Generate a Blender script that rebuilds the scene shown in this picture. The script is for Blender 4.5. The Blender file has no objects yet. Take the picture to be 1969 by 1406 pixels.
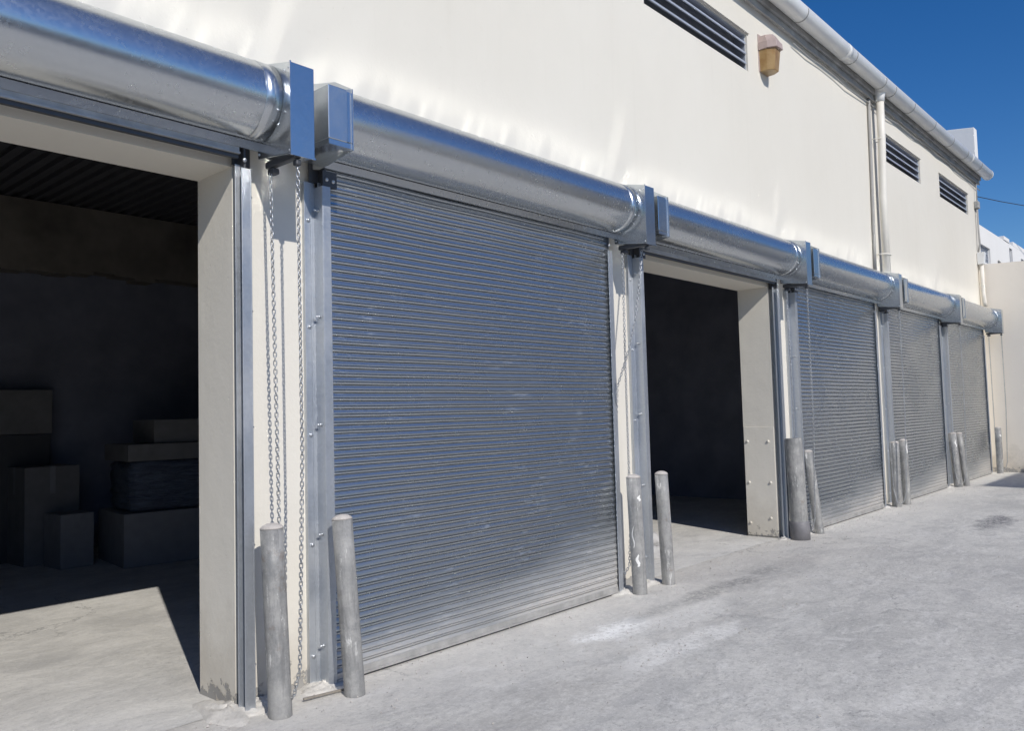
import bpy, bmesh, math, random
from mathutils import Vector, Matrix
PI = math.pi
SC = bpy.context.scene
COL = SC.collection

# ------------------------------------------------------------------ camera, sky, sun, exposure
cam_d = bpy.data.cameras.new("camera")
cam_d.sensor_fit = 'HORIZONTAL'; cam_d.sensor_width = 36.0; cam_d.lens = 28.71
cam_d.clip_start = 0.05; cam_d.clip_end = 3000
cam = bpy.data.objects.new("camera", cam_d); COL.objects.link(cam)
cam.matrix_world = Matrix(((0.66587188, -0.02544352, -0.74563212, -2.99908),
                           (-0.74557728, -0.05886633, -0.66381419, -4.25786),
                           (-0.02700286, 0.99794157, -0.05816755, 1.6),
                           (0, 0, 0, 1)))
SC.camera = cam
SUN_EL, SUN_ROT = math.radians(36.9), math.radians(201.1)
W = bpy.data.worlds.new("World"); SC.world = W; W.use_nodes = True
nt = W.node_tree; nt.nodes.clear()
sky = nt.nodes.new('ShaderNodeTexSky'); sky.sky_type = 'NISHITA'; sky.sun_disc = False
sky.sun_elevation = SUN_EL; sky.sun_rotation = SUN_ROT
sky.altitude = 300; sky.air_density = 1.0; sky.dust_density = 0.2; sky.ozone_density = 4.0
bg = nt.nodes.new('ShaderNodeBackground'); bg.inputs[1].default_value = 0.10
wo = nt.nodes.new('ShaderNodeOutputWorld')
hs = nt.nodes.new('ShaderNodeHueSaturation'); hs.inputs['Saturation'].default_value = 1.32; hs.inputs['Value'].default_value = 1.0; hs.inputs['Hue'].default_value = .509
nt.links.new(sky.outputs[0], hs.inputs['Color']); nt.links.new(hs.outputs[0], bg.inputs[0]); nt.links.new(bg.outputs[0], wo.inputs[0])
sun_d = bpy.data.lights.new("sun", 'SUN'); sun_d.energy = 3.6; sun_d.angle = math.radians(0.5)
sun_d.color = (1.0, 0.955, 0.89)
sun = bpy.data.objects.new("sun", sun_d); COL.objects.link(sun)
sun.rotation_euler = Vector((0.385, 1.0, -0.805)).to_track_quat('-Z', 'Y').to_euler()
sun.location = (-6, -14, 12)
SC.view_settings.view_transform = 'Standard'; SC.view_settings.look = 'None'
SC.view_settings.exposure = 0.0; SC.view_settings.gamma = 1.0; SC.view_settings.use_curve_mapping = False
SC.cycles.caustics_reflective = True
SC.cycles.max_bounces = 10; SC.cycles.diffuse_bounces = 5; SC.cycles.glossy_bounces = 5
SC.cycles.sample_clamp_indirect = 0.0; SC.cycles.blur_glossy = 0.12
SC.cycles.use_denoising = True

# ------------------------------------------------------------------ materials
class Mat:
    def __init__(s, name):
        s.m = bpy.data.materials.new(name); s.m.use_nodes = True
        s.t = s.m.node_tree; s.b = s.t.nodes['Principled BSDF']
        s.co = s.n('ShaderNodeTexCoord').outputs['Object']
    def n(s, typ, **kw):
        x = s.t.nodes.new(typ)
        for k, v in kw.items(): setattr(x, k, v)
        return x
    def l(s, a, b): s.t.links.new(a, b)
    def rnd(s):
        oi = s.n('ShaderNodeObjectInfo'); ad = s.n('ShaderNodeVectorMath', operation='MULTIPLY_ADD')
        cx = s.n('ShaderNodeCombineXYZ')
        for i in range(3): s.l(oi.outputs['Random'], cx.inputs[i])
        ad.inputs[1].default_value = (37., 23., 51.)
        s.l(cx.outputs[0], ad.inputs[0]); s.l(s.co, ad.inputs[2]); s.co = ad.outputs[0]
    def mp(s, sc, loc=(0, 0, 0)):
        m = s.n('ShaderNodeMapping'); m.inputs['Scale'].default_value = sc if hasattr(sc, '__len__') else (sc,) * 3
        m.inputs['Location'].default_value = loc; s.l(s.co, m.inputs['Vector']); return m.outputs[0]
    def noise(s, sc=1.0, det=4, rough=.55, scale=(1, 1, 1), dist=0.0, loc=(0, 0, 0)):
        x = s.n('ShaderNodeTexNoise'); x.inputs['Scale'].default_value = sc; x.inputs['Detail'].default_value = det
        x.inputs['Roughness'].default_value = rough; x.inputs['Distortion'].default_value = dist
        s.l(s.mp(scale, loc), x.inputs['Vector']); return x.outputs['Fac']
    def vor(s, sc, feat='F1', scale=(1, 1, 1)):
        x = s.n('ShaderNodeTexVoronoi', feature=feat); x.inputs['Scale'].default_value = sc
        s.l(s.mp(scale), x.inputs['Vector']); return x.outputs
    def ramp(s, f, a, b, lo=0.0, hi=1.0):
        r = s.n('ShaderNodeMapRange', clamp=True); r.inputs[1].default_value = a; r.inputs[2].default_value = b
        r.inputs[3].default_value = lo; r.inputs[4].default_value = hi; s.l(f, r.inputs[0]); return r.outputs[0]
    def mix(s, f, a, b):
        x = s.n('ShaderNodeMix', data_type='RGBA')
        if isinstance(f, (int, float)): x.inputs[0].default_value = f
        else: s.l(f, x.inputs[0])
        for i, v in ((6, a), (7, b)):
            if isinstance(v, tuple): x.inputs[i].default_value = (*v, 1) if len(v) == 3 else v
            else: s.l(v, x.inputs[i])
        return x.outputs[2]
    def math(s, op, a, b=None):
        x = s.n('ShaderNodeMath', operation=op)
        for i, v in enumerate((a, b)):
            if v is None: continue
            if isinstance(v, (int, float)): x.inputs[i].default_value = v
            else: s.l(v, x.inputs[i])
        return x.outputs[0]
    def axis(s, k):
        x = s.n('ShaderNodeSeparateXYZ'); s.l(s.co, x.inputs[0]); return x.outputs[k]
    def col(s, v):
        if isinstance(v, tuple): s.b.inputs['Base Color'].default_value = (*v, 1)
        else: s.l(v, s.b.inputs['Base Color'])
    def set(s, **kw):
        for k, v in kw.items():
            i = s.b.inputs[{'rough': 'Roughness', 'metal': 'Metallic', 'spec': 'Specular IOR Level'}.get(k, k)]
            if isinstance(v, (int, float, tuple)): i.default_value = v
            else: s.l(v, i)
    def bump(s, h, strength=.3, dist=.01):
        prev = s.b.inputs['Normal'].links[0].from_socket if s.b.inputs['Normal'].links else None
        x = s.n('ShaderNodeBump'); x.inputs['Strength'].default_value = strength; x.inputs['Distance'].default_value = dist
        s.l(h, x.inputs['Height'])
        if prev: s.l(prev, x.inputs['Normal'])
        s.l(x.outputs[0], s.b.inputs['Normal'])

def paint_mat(name, base, dirty, low=True, chip=False):
    m = Mat(name)
    big = m.noise(.55, 4, .6, (1, 1, .5)); fine = m.noise(9, 5, .6)
    c = m.mix(m.ramp(big, .38, .7), base, tuple(x * y for x, y in zip(base, (.955, .95, .94))))
    streak = m.noise(1.0, 5, .65, (7, 7, .35))
    c = m.mix(m.ramp(streak, .56, .8, 0, .13), c, dirty)
    c = m.mix(m.ramp(fine, .62, .8, 0, .12), c, dirty)
    if low:
        z = m.axis(2)
        h = m.math('ADD', z, m.ramp(m.noise(3.5, 5, .7), .3, .7, -.25, .25))
        c = m.mix(m.ramp(h, .05, .55, .55, 0), c, dirty)
        chipm = m.ramp(m.math('ADD', z, m.ramp(m.noise(9, 6, .7), .35, .65, -.12, .12)), .04, .07, 1, 0)
        c = m.mix(chipm, c, (.34, .33, .31))
        m.bump(m.ramp(chipm, 0, 1, 1, 0), .6, .012)
    m.col(c); m.set(rough=.75, spec=.3)
    m.bump(m.noise(38, 4, .6), .22, .006); m.bump(m.noise(4, 3, .5), .25, .02)
    pits = m.vor(14)['Distance']
    m.bump(m.math('MULTIPLY', m.ramp(pits, .02, .12, -1, 0), m.ramp(m.noise(2.5), .48, .6)), .35, .006)
    return m.m

def galv_mat(name, base=(.56, .59, .63), rough=.27, wavy=0.0, spangle=.5, dirt=.25, metal=1.0, axial=False):
    m = Mat(name); m.rnd()
    v = m.n('ShaderNodeTexVoronoi', feature='F1'); v.inputs['Scale'].default_value = 55
    nz = m.noise(6, 2); m.l(m.mp((1, 1, 1)), v.inputs['Vector'])
    sp = m.n('ShaderNodeSeparateColor'); m.l(v.outputs['Color'], sp.inputs[0])
    c = m.mix(m.ramp(sp.outputs[0], 0, 1, 0, spangle * .35), base, tuple(x * .72 for x in base))
    cloud = m.noise(1.7, 5, .6, (1, 1, .7))
    c = m.mix(m.ramp(cloud, .5, .75, 0, dirt), c, (.62, .61, .58))
    c = m.mix(m.ramp(m.noise(1.2, 4, .6, (9, 9, .6)), .6, .8, 0, dirt), c, (.70, .69, .66))
    m.col(c)
    r = m.math('ADD', m.ramp(sp.outputs[1], 0, 1, rough * .88, rough * 1.12), m.ramp(cloud, .45, .75, 0, dirt * .5))
    m.set(rough=r, metal=m.ramp(cloud, .5, .8, metal, metal * (1 - dirt)))
    if wavy:
        if axial:
            m.bump(m.noise(1, 2, .5, (1.3, .5, .5)), wavy, .06)
            m.bump(m.noise(1, 2, .5, (5.5, 1.2, 1.2), loc=(3, 0, 0)), wavy * .9, .03)
        else:
            m.bump(m.noise(2.4, 3, .5), wavy, .03)
    return m.m

M = {}
M['wall'] = paint_mat('cream_wall_paint', (.735, .70, .62), (.50, .455, .38))
M['wall_up'] = M['wall']
M['neigh'] = paint_mat('beige_wall_paint', (.90, .835, .735), (.45, .40, .32))
M['white'] = paint_mat('white_wall_paint', (.85, .84, .81), (.55, .53, .49), low=False)
M['hood'] = galv_mat('bright_galvanised_sheet', (.61, .635, .655), .245, .06, .25, .04, metal=.94, axial=True)
M['box'] = galv_mat('flat_galvanised_sheet', (.60, .63, .655), .18, .10, .45, .15, metal=.93)
M['rail'] = galv_mat('dull_galvanised_steel', (.50, .53, .57), .42, .06, .7, .35, metal=.75)

def curtain_mat():
    m = Mat('corrugated_shutter_steel')
    x = m.axis(0); z = m.axis(2); m.rnd()
    base = (.50, .525, .545)
    cloud = m.noise(1.1, 5, .6, (1, 1, 1))
    c = m.mix(m.ramp(cloud, .42, .62, 0, .5), base, (.44, .465, .485))
    # scuffs: short pale horizontal scratches
    sc = m.math('MULTIPLY', m.ramp(m.noise(1, 4, .6, (7, 2, 60)), .58, .66), m.ramp(m.noise(2.2, 4), .45, .6))
    c = m.mix(m.math('MULTIPLY', sc, .26), c, (.72, .75, .77))
    # dust thrown up at the foot of the shutter, plus painted glare at lower right
    h = m.math('ADD', z, m.ramp(m.noise(2.6, 5, .65, (.5, 1, 3)), .3, .7, -.10, .10))
    h = m.math('SUBTRACT', h, m.ramp(x, 1.3, 3.0, 0, .30))  # pale band climbs rightwards, painting in a glare at lower right
    dust_glare = m.ramp(h, -.04, .42, .95, 0)
    dust_glare = m.math('POWER', dust_glare, 1.4)
    fine = m.ramp(m.noise(60, 3, .7), .3, .7, .55, 1)
    d = m.math('MULTIPLY', dust_glare, fine)
    c = m.mix(d, c, (.53, .50, .46))
    m.col(c)
    m.set(metal=m.ramp(d, 0, 1, .90, .12), rough=m.math('ADD', m.math('ADD', m.ramp(cloud, .4, .65, .20, .30), m.math('MULTIPLY', d, .4)), m.math('MULTIPLY', sc, .2)))
    m.bump(m.noise(1, 3, .5, (3, 1, 14)), .12, .01)
    return m.m
M['curtain'] = curtain_mat()

def simple(name, base, rough=.5, metal=0.0, var=.15, sc=6, bump=0.0):
    m = Mat(name); m.rnd()
    c = m.mix(m.ramp(m.noise(sc, 5, .6), .35, .7), base, tuple(x * (1 - var) for x in base))
    m.col(c); m.set(rough=rough, metal=metal)
    if bump: m.bump(m.noise(sc * 6, 4, .6), bump, .005)
    return m.m
M['bar'] = simple('dusty_steel_bar', (.55, .54, .52), .5, .5, .3, 9, .2)
M['dark'] = simple('black_painted_steel', (.085, .088, .095), .45, .3)
M['bolt'] = simple('zinc_bolt', (.62, .64, .66), .3, .9, .1)
M['chain'] = simple('zinc_chain', (.55, .56, .57), .35, .85, .3, 30)
M['pvc'] = simple('white_plastic_gutter', (.80, .80, .78), .38, 0, .08, 3, .05)
M['pvc_cream'] = simple('cream_painted_pipe', (.80, .76, .68), .5, 0, .10, 3, .1)
M['strap'] = simple('grey_gutter_strap', (.32, .32, .31), .5)
M['fascia'] = simple('grey_weathered_fascia', (.46, .46, .45), .7, 0, .45, 3, .3)
M['cable'] = simple('grey_cable', (.36, .35, .33), .6)
M['black_cable'] = simple('dark_cable', (.03, .03, .035), .6)
M['slat'] = simple('grey_louvre_steel', (.13, .145, .18), .5, .1, .2)
M['slat_edge'] = simple('pale_louvre_edge', (.47, .50, .56), .45, .2)
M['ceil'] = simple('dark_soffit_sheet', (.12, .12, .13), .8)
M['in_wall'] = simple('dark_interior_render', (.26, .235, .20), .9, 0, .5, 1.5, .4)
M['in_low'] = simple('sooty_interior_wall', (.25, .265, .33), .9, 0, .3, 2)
M['carton'] = simple('brown_cardboard', (.22, .215, .21), .8, 0, .2)
M['crate'] = simple('grey_board_crate', (.28, .28, .29), .8, 0, .2)
def wrap_mat():
    m = Mat('blue_plastic_wrap')
    w_ = m.noise(1, 6, .7, (3, 3, 26), 1.5)
    m.col(m.mix(m.ramp(w_, .4, .6), (.055, .07, .11), (.13, .16, .21))); m.set(rough=.3); m.bump(w_, .8, .03)
    return m.m
M['wrap'] = wrap_mat()
M['wood'] = simple('weathered_wood', (.30, .27, .23), .8, 0, .4, 20, .4)
M['lamp_top'] = simple('faded_pink_plastic', (.46, .36, .33), .55, 0, .2, 9)
M['glass'] = simple('dark_window_glass', (.03, .035, .04), .12)
M['frost'] = simple('grey_glass_block', (.27, .30, .33), .25)
M['roof'] = simple('dull_roof_sheet', (.35, .35, .36), .6)
M['opp'] = paint_mat('grey_warehouse_render', (.40, .38, .35), (.28, .27, .25), low=False)
M['sack'] = simple('dusty_grey_sacking', (.50, .49, .47), .85, 0, .35, 7, .4)

def lens_mat():
    m = Mat('amber_aged_plastic')
    c = m.mix(m.ramp(m.noise(9, 4), .35, .7), (.36, .20, .065), (.50, .34, .15))
    m.col(c); m.set(rough=.3); m.b.inputs['Transmission Weight'].default_value = .25
    return m.m
M['lens'] = lens_mat()

def bollard_mat():
    m = Mat('scuffed_galvanised_pipe'); m.rnd()
    c = m.mix(m.ramp(m.noise(3.2, 7, .75), .38, .62), (.22, .223, .22), (.36, .355, .34))
    c = m.mix(m.ramp(m.noise(11, 6, .75, loc=(4, 4, 4)), .46, .62, 0, .45), c, (.44, .43, .41))
    c = m.mix(m.ramp(m.noise(1, 6, .72, (30, 30, 3.2)), .52, .64, 0, .55), c, (.16, .16, .158))
    c = m.mix(m.ramp(m.noise(1, 6, .75, (22, 22, 5), loc=(5, 2, 9)), .59, .64, 0, .75), c, (.68, .67, .64))
    c = m.mix(m.ramp(m.noise(6, 5, .75, loc=(2, 7, 1)), .60, .68, 0, .5), c, (.20, .16, .13))
    m.col(c); m.set(rough=m.ramp(m.noise(7), .35, .65, .48, .72), metal=.12, spec=.4)
    m.bump(m.noise(30, 5, .7), .5, .006); m.bump(m.noise(5, 4, .6), .3, .012)
    return m.m
M['bollard'] = bollard_mat()
M['bcap'] = simple('concrete_cap', (.56, .52, .48), .85, 0, .25, 12, .4)

def ground_mat(name, inside=False):
    m = Mat(name)
    x, y = m.axis(0), m.axis(1)
    big = m.noise(.33, 5, .6, (1, 1, 1), .6); mid = m.noise(1.4, 8, .72, (1, 1.5, 1), .5); fine = m.noise(16, 7, .8)
    k = 1.20 if inside else 1.0
    def g(*c_): return tuple(min(.9, v_ * k) for v_ in c_)
    c = m.mix(m.ramp(big, .40, .60), g(.46, .45, .425), g(.58, .565, .53))
    c = m.mix(m.ramp(mid, .45, .58, 0, .62), c, g(.65, .632, .59))
    dk = m.noise(.8, 10, .78, (1, 2.2, 1), 1.2, (7, 3, 0))
    c = m.mix(m.ramp(dk, .50, .60, 0, .28 if inside else .50), c, g(.36, .356, .35))
    c = m.mix(m.ramp(m.noise(3.1, 10, .82, (1, 1.8, 1), .6, (2, 9, 0)),   .515, .585, 0, .2 if inside else .36), c, g(.38, .372, .36))
    c = m.mix(m.ramp(m.noise(2.3, 10, .82, (1, 2.0, 1), .8, (8, 1, 0)),   .53, .60, 0, .25 if inside else .48), c, g(.72, .705, .675))
    soft = .45 if inside else 1.0
    c = m.mix(m.ramp(fine, .42, .53, .30 * soft, 0), c, g(.34, .333, .318))
    c = m.mix(m.ramp(m.noise(9, 8, .85, (1, 2.6, 1), 1.0, (3, 5, 0)), .555, .585, 0, .42 * soft), c, g(.30, .293, .28))
    c = m.mix(m.ramp(m.noise(40, 5, .85, loc=(3, 1, 0)), .55, .60, 0, .38 * soft), c, g(.76, .75, .72))
    c = m.mix(m.ramp(m.noise(30, 6, .88, loc=(9, 4, 0)), .565, .60, 0, .55 * soft), c, g(.19, .185, .175))
    if not inside:
        # dust that collects along the foot of the wall
        d = m.ramp(m.math('ADD', y, m.ramp(m.noise(1.6, 6, .7), .3, .7, -.6, .6)), -1.5, -.2, 0, .62)
        c = m.mix(m.math('MULTIPLY', d, m.ramp(fine, .3, .65, .55, 1)), c, (.70, .665, .605))
        # spilt white powder, darker patches and a painted shadow
        def spot(cx, cy, rx, ry, amt, colr, c):
            px = m.math('POWER', m.math('DIVIDE', m.math('SUBTRACT', x, cx), rx), 2.0)
            py = m.math('POWER', m.math('DIVIDE', m.math('SUBTRACT', y, cy), ry), 2.0)
            r = m.math('ADD', m.math('ADD', px, py), m.ramp(m.noise(2.6, 7, .75, (1, 1.4, 1)), .3, .7, -1.1, 1.1))
            f = m.math('MULTIPLY', m.ramp(r, .1, 1.3, amt, 0), m.ramp(m.noise(22, 6, .85), .43, .54, .15, 1))
            return m.mix(f, c, colr)
        c = spot(2.02, -.76, .42, .17, 1.0, (.90, .89, .86), c)
        c = spot(2.02, -.76, .30, .10, 1.0, (.92, .91, .88), c)
        c = spot(1.95, -1.35, .75, .16, .8, (.80, .785, .75), c)
        c = spot(2.6, -.95, .9, .22, .6, (.74, .725, .69), c)
        c = spot(3.5, -.72, 1.3, .12, .75, (.25, .245, .235), c)
        c = spot(.6, -1.3, .7, .3, .5, (.36, .345, .32), c)
        c = spot(9.3, -1.75, .75, .22, .95, (.115, .115, .13), c)  # cast shadow painted dark into the concrete, far right
        c = spot(4.6, -.75, 1.1, .3, .45, (.27, .265, .26), c)
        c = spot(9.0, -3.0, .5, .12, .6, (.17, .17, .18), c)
    cr = m.vor(.55, 'DISTANCE_TO_EDGE')['Distance']
    crn = m.math('ADD', cr, m.ramp(m.noise(5, 5, .7), .3, .7, -.03, .03))
    ck = m.math('MULTIPLY', m.ramp(m.math('ABSOLUTE', crn), .0, .006, .6, 0), m.ramp(m.noise(.7, 3, loc=(1, 8, 0)), .5, .6))
    c = m.mix(ck, c, (.18, .18, .18))
    m.col(c); m.set(rough=m.ramp(mid, .3, .7, .62, .85), spec=.35)
    m.bump(m.noise(70, 4, .7), .35, .004); m.bump(mid, .5, .03); m.bump(fine, .45, .008)
    m.bump(m.ramp(m.noise(30, 5, .8, loc=(4, 4, 0)), .6, .8), .5, .012)
    return m.m
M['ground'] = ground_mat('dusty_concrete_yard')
M['floor'] = ground_mat('concrete_floor', True)

# ------------------------------------------------------------------ mesh helpers
class MB:
    def __init__(s): s.v = []; s.f = []; s.sm = []
    def add(s, vs, fs, smooth=False):
        o = len(s.v); s.v += [tuple(p) for p in vs]
        for f in fs: s.f.append(tuple(i + o for i in f)); s.sm.append(smooth)
        return s
    def box(s, x0, x1, y0, y1, z0, z1):
        vs = [(x, y, z) for z in (z0, z1) for y in (y0, y1) for x in (x0, x1)]
        return s.add(vs, [(0, 2, 3, 1), (4, 5, 7, 6), (0, 1, 5, 4), (2, 6, 7, 3), (0, 4, 6, 2), (1, 3, 7, 5)])
    def obox(s, c, hx, hy, hz, R=Matrix.Identity(3)):
        vs = [Vector(c) + R @ Vector((a * hx, b * hy, d * hz)) for d in (-1, 1) for b in (-1, 1) for a in (-1, 1)]
        return s.add(vs, [(0, 2, 3, 1), (4, 5, 7, 6), (0, 1, 5, 4), (2, 6, 7, 3), (0, 4, 6, 2), (1, 3, 7, 5)])
    def prism_x(s, poly, x0, x1, smooth=False, cap=True):      # poly: list of (y, z)
        n = len(poly); vs = [(x0, y, z) for y, z in poly] + [(x1, y, z) for y, z in poly]
        s.add(vs, [(i, (i + 1) % n, n + (i + 1) % n, n + i) for i in range(n)], smooth)
        if cap: s.f += [tuple(len(s.v) - 2 * n + i for i in range(n))[::-1], tuple(len(s.v) - n + i for i in range(n))]; s.sm += [False, False]
        return s
    def sheet_x(s, line, xs, smooth=True, close=False):         # open profile swept along x
        n = len(line); vs = [(x, y, z) for x in xs for y, z in line]
        return s.add(vs, [(k * n + i, k * n + i + 1, (k + 1) * n + i + 1, (k + 1) * n + i) for k in range(len(xs) - 1) for i in range(n - 1)], smooth)
    def tube(s, pts, r, seg=10, smooth=True, cap=True):
        P = [Vector(p) for p in pts]; rings = []
        up = Vector((0, 0, 1)); a = None
        for i, p in enumerate(P):
            d = (P[min(i + 1, len(P) - 1)] - P[max(i - 1, 0)]).normalized()
            if a is None:
                a = d.cross(up) if abs(d.z) < .95 else d.cross(Vector((0, 1, 0)))
            a = (a - d * a.dot(d)).normalized(); b = d.cross(a)
            rr = r[i] if hasattr(r, '__len__') else r
            rings.append([p + (a * math.cos(t) + b * math.sin(t)) * rr for t in [2 * PI * k / seg for k in range(seg)]])
        vs = [q for R in rings for q in R]
        fs = [(i * seg + k, i * seg + (k + 1) % seg, (i + 1) * seg + (k + 1) % seg, (i + 1) * seg + k) for i in range(len(P) - 1) for k in range(seg)]
        s.add(vs, fs, smooth)
        if cap:
            o = len(s.v) - len(vs)
            s.f += [tuple(o + k for k in range(seg))[::-1], tuple(o + (len(P) - 1) * seg + k for k in range(seg))]; s.sm += [False, False]
        return s
    def lathe(s, prof, seg=24, c=(0, 0, 0), smooth=True):       # prof: (r, z) bottom to top
        vs = []; 
        for r, z in prof:
            for k in range(seg): vs.append((c[0] + r * math.cos(2 * PI * k / seg), c[1] + r * math.sin(2 * PI * k / seg), c[2] + z))
        fs = [(i * seg + k, i * seg + (k + 1) % seg, (i + 1) * seg + (k + 1) % seg, (i + 1) * seg + k) for i in range(len(prof) - 1) for k in range(seg)]
        s.add(vs, fs, smooth); o = len(s.v) - len(vs)
        s.f.append(tuple(o + (len(prof) - 1) * seg + k for k in range(seg))); s.sm.append(False)
        s.f.append(tuple(o + k for k in range(seg))[::-1]); s.sm.append(False)
        return s
    def dome_y(s, c, r, h, seg=10):                             # bolt head facing -y
        vs = []; rings = [(r, 0), (r, h * .35), (r * .8, h * .8), (r * .35, h)]
        for rr, hh in rings:
            for k in range(seg): vs.append((c[0] + rr * math.cos(2 * PI * k / seg), c[1] - hh, c[2] + rr * math.sin(2 * PI * k / seg)))
        fs = [(i * seg + k, i * seg + (k + 1) % seg, (i + 1) * seg + (k + 1) % seg, (i + 1) * seg + k) for i in range(3) for k in range(seg)]
        fs.append(tuple(3 * seg + k for k in range(seg)))
        return s.add(vs, fs, True)
    def build(s, name, mat, parent=None, bevel=0.0, edge_split=False):
        me = bpy.data.meshes.new(name); me.from_pydata(s.v, [], s.f); me.update()
        bm = bmesh.new(); bm.from_mesh(me); bmesh.ops.recalc_face_normals(bm, faces=bm.faces); bm.to_mesh(me); bm.free()
        me.polygons.foreach_set('use_smooth', s.sm)
        me.materials.append(M[mat] if isinstance(mat, str) else mat)
        o = bpy.data.objects.new(name, me); COL.objects.link(o)
        if parent: o.parent = parent
        if bevel:
            b = o.modifiers.new('bevel', 'BEVEL'); b.width = bevel; b.segments = 2; b.limit_method = 'ANGLE'; b.angle_limit = math.radians(40)
        return o

def tag(o, label=None, cat=None, group=None, kind=None):
    if label: o['label'] = label
    if cat: o['category'] = cat
    if group: o['group'] = group
    if kind: o['kind'] = kind
    return o
def thing(name, label, cat, loc=(0, 0, 0), group=None):
    o = bpy.data.objects.new(name, None); COL.objects.link(o); o.location = loc
    o.empty_display_size = .2
    return tag(o, label, cat, group)
def copy_tree(o, parent=None):
    c = o.copy(); COL.objects.link(c)
    if parent: c.parent = parent
    for ch in o.children: copy_tree(ch, c)
    return c

# ------------------------------------------------------------------ layout numbers (metres)
O = [-3.585, 0.0, 3.551, 7.125, 10.732, 14.281]       # left clear edge of each door opening
CW = 2.981                                             # clear width between guides
JL, JR = -.03, CW + .008                               # masonry opening relative to O
LINT = 3.06                                            # lintel underside
XEND = 17.78                                           # the beige cross wall
XCOR = 18.0
WT = 6.60                                              # wall top
TH = .40
V = [(3.93, 6.27), (11.2, 13.47), (14.78, 17.06)]      # louvre openings
VZ = (5.69, 6.16)

# ------------------------------------------------------------------ setting: ground
def ground():
    mb = MB()
    xs = [-900, -60, -12] + [-11 + .5 * i for i in range(66)] + [26, 60, 900]
    ys = [-900, -60, -16] + [-12 + .4 * i for i in range(31)] + [60, 900]
    n = len(ys)
    rnd = random.Random(4)
    def h(x, y):
        z = .012 * math.sin(1.3 * x + .7 * y) * math.sin(1.7 * y - .4 * x) + .008 * math.sin(2.9 * x + 2.1 * y)
        z *= min(1, max(0, (-y - .8) / 1.0)) if y > -16 else 0
        return z * (1 if -11 < x < 22 else 0) - (.004 if y > .1 else 0)
    mb.add([(x, y, h(x, y)) for x in xs for y in ys], [(i * n + j, (i + 1) * n + j, (i + 1) * n + j + 1, i * n + j + 1) for i in range(len(xs) - 1) for j in range(n - 1)], True)
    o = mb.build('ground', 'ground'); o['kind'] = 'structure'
    f = MB(); f.add([(-7.5, .0, .003), (XCOR, .0, .003), (XCOR, 7.2, .003), (-7.5, 7.2, .003)], [(0, 1, 2, 3)])
    o = f.build('floor', 'floor'); o['kind'] = 'structure'
ground()

# ------------------------------------------------------------------ the warehouse
def grid_wall(mb, xs, zs, solid, y0, y1):
    xs, zs = sorted(set(xs)), sorted(set(zs)); nx, nz = len(xs) - 1, len(zs) - 1
    S = [[solid((xs[i] + xs[i + 1]) / 2, (zs[j] + zs[j + 1]) / 2) for j in range(nz)] for i in range(nx)]
    g = lambda i, j: 0 <= i < nx and 0 <= j < nz and S[i][j]
    for i in range(nx):
        for j in range(nz):
            if not S[i][j]: continue
            a, b, c, d = xs[i], xs[i + 1], zs[j], zs[j + 1]
            mb.add([(a, y0, c), (b, y0, c), (b, y0, d), (a, y0, d)], [(0, 1, 2, 3)])
            mb.add([(a, y1, c), (b, y1, c), (b, y1, d), (a, y1, d)], [(3, 2, 1, 0)])
            if not g(i - 1, j): mb.add([(a, y0, c), (a, y0, d), (a, y1, d), (a, y1, c)], [(0, 1, 2, 3)])
            if not g(i + 1, j): mb.add([(b, y0, c), (b, y1, c), (b, y1, d), (b, y0, d)], [(0, 1, 2, 3)])
            if not g(i, j - 1): mb.add([(a, y0, c), (a, y1, c), (b, y1, c), (b, y0, c)], [(0, 1, 2, 3)])
            if not g(i, j + 1): mb.add([(a, y0, d), (b, y0, d), (b, y1, d), (a, y1, d)], [(0, 1, 2, 3)])
B = thing('warehouse', 'long cream painted warehouse with a row of shutter doors and high louvred vents', 'building')
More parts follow.
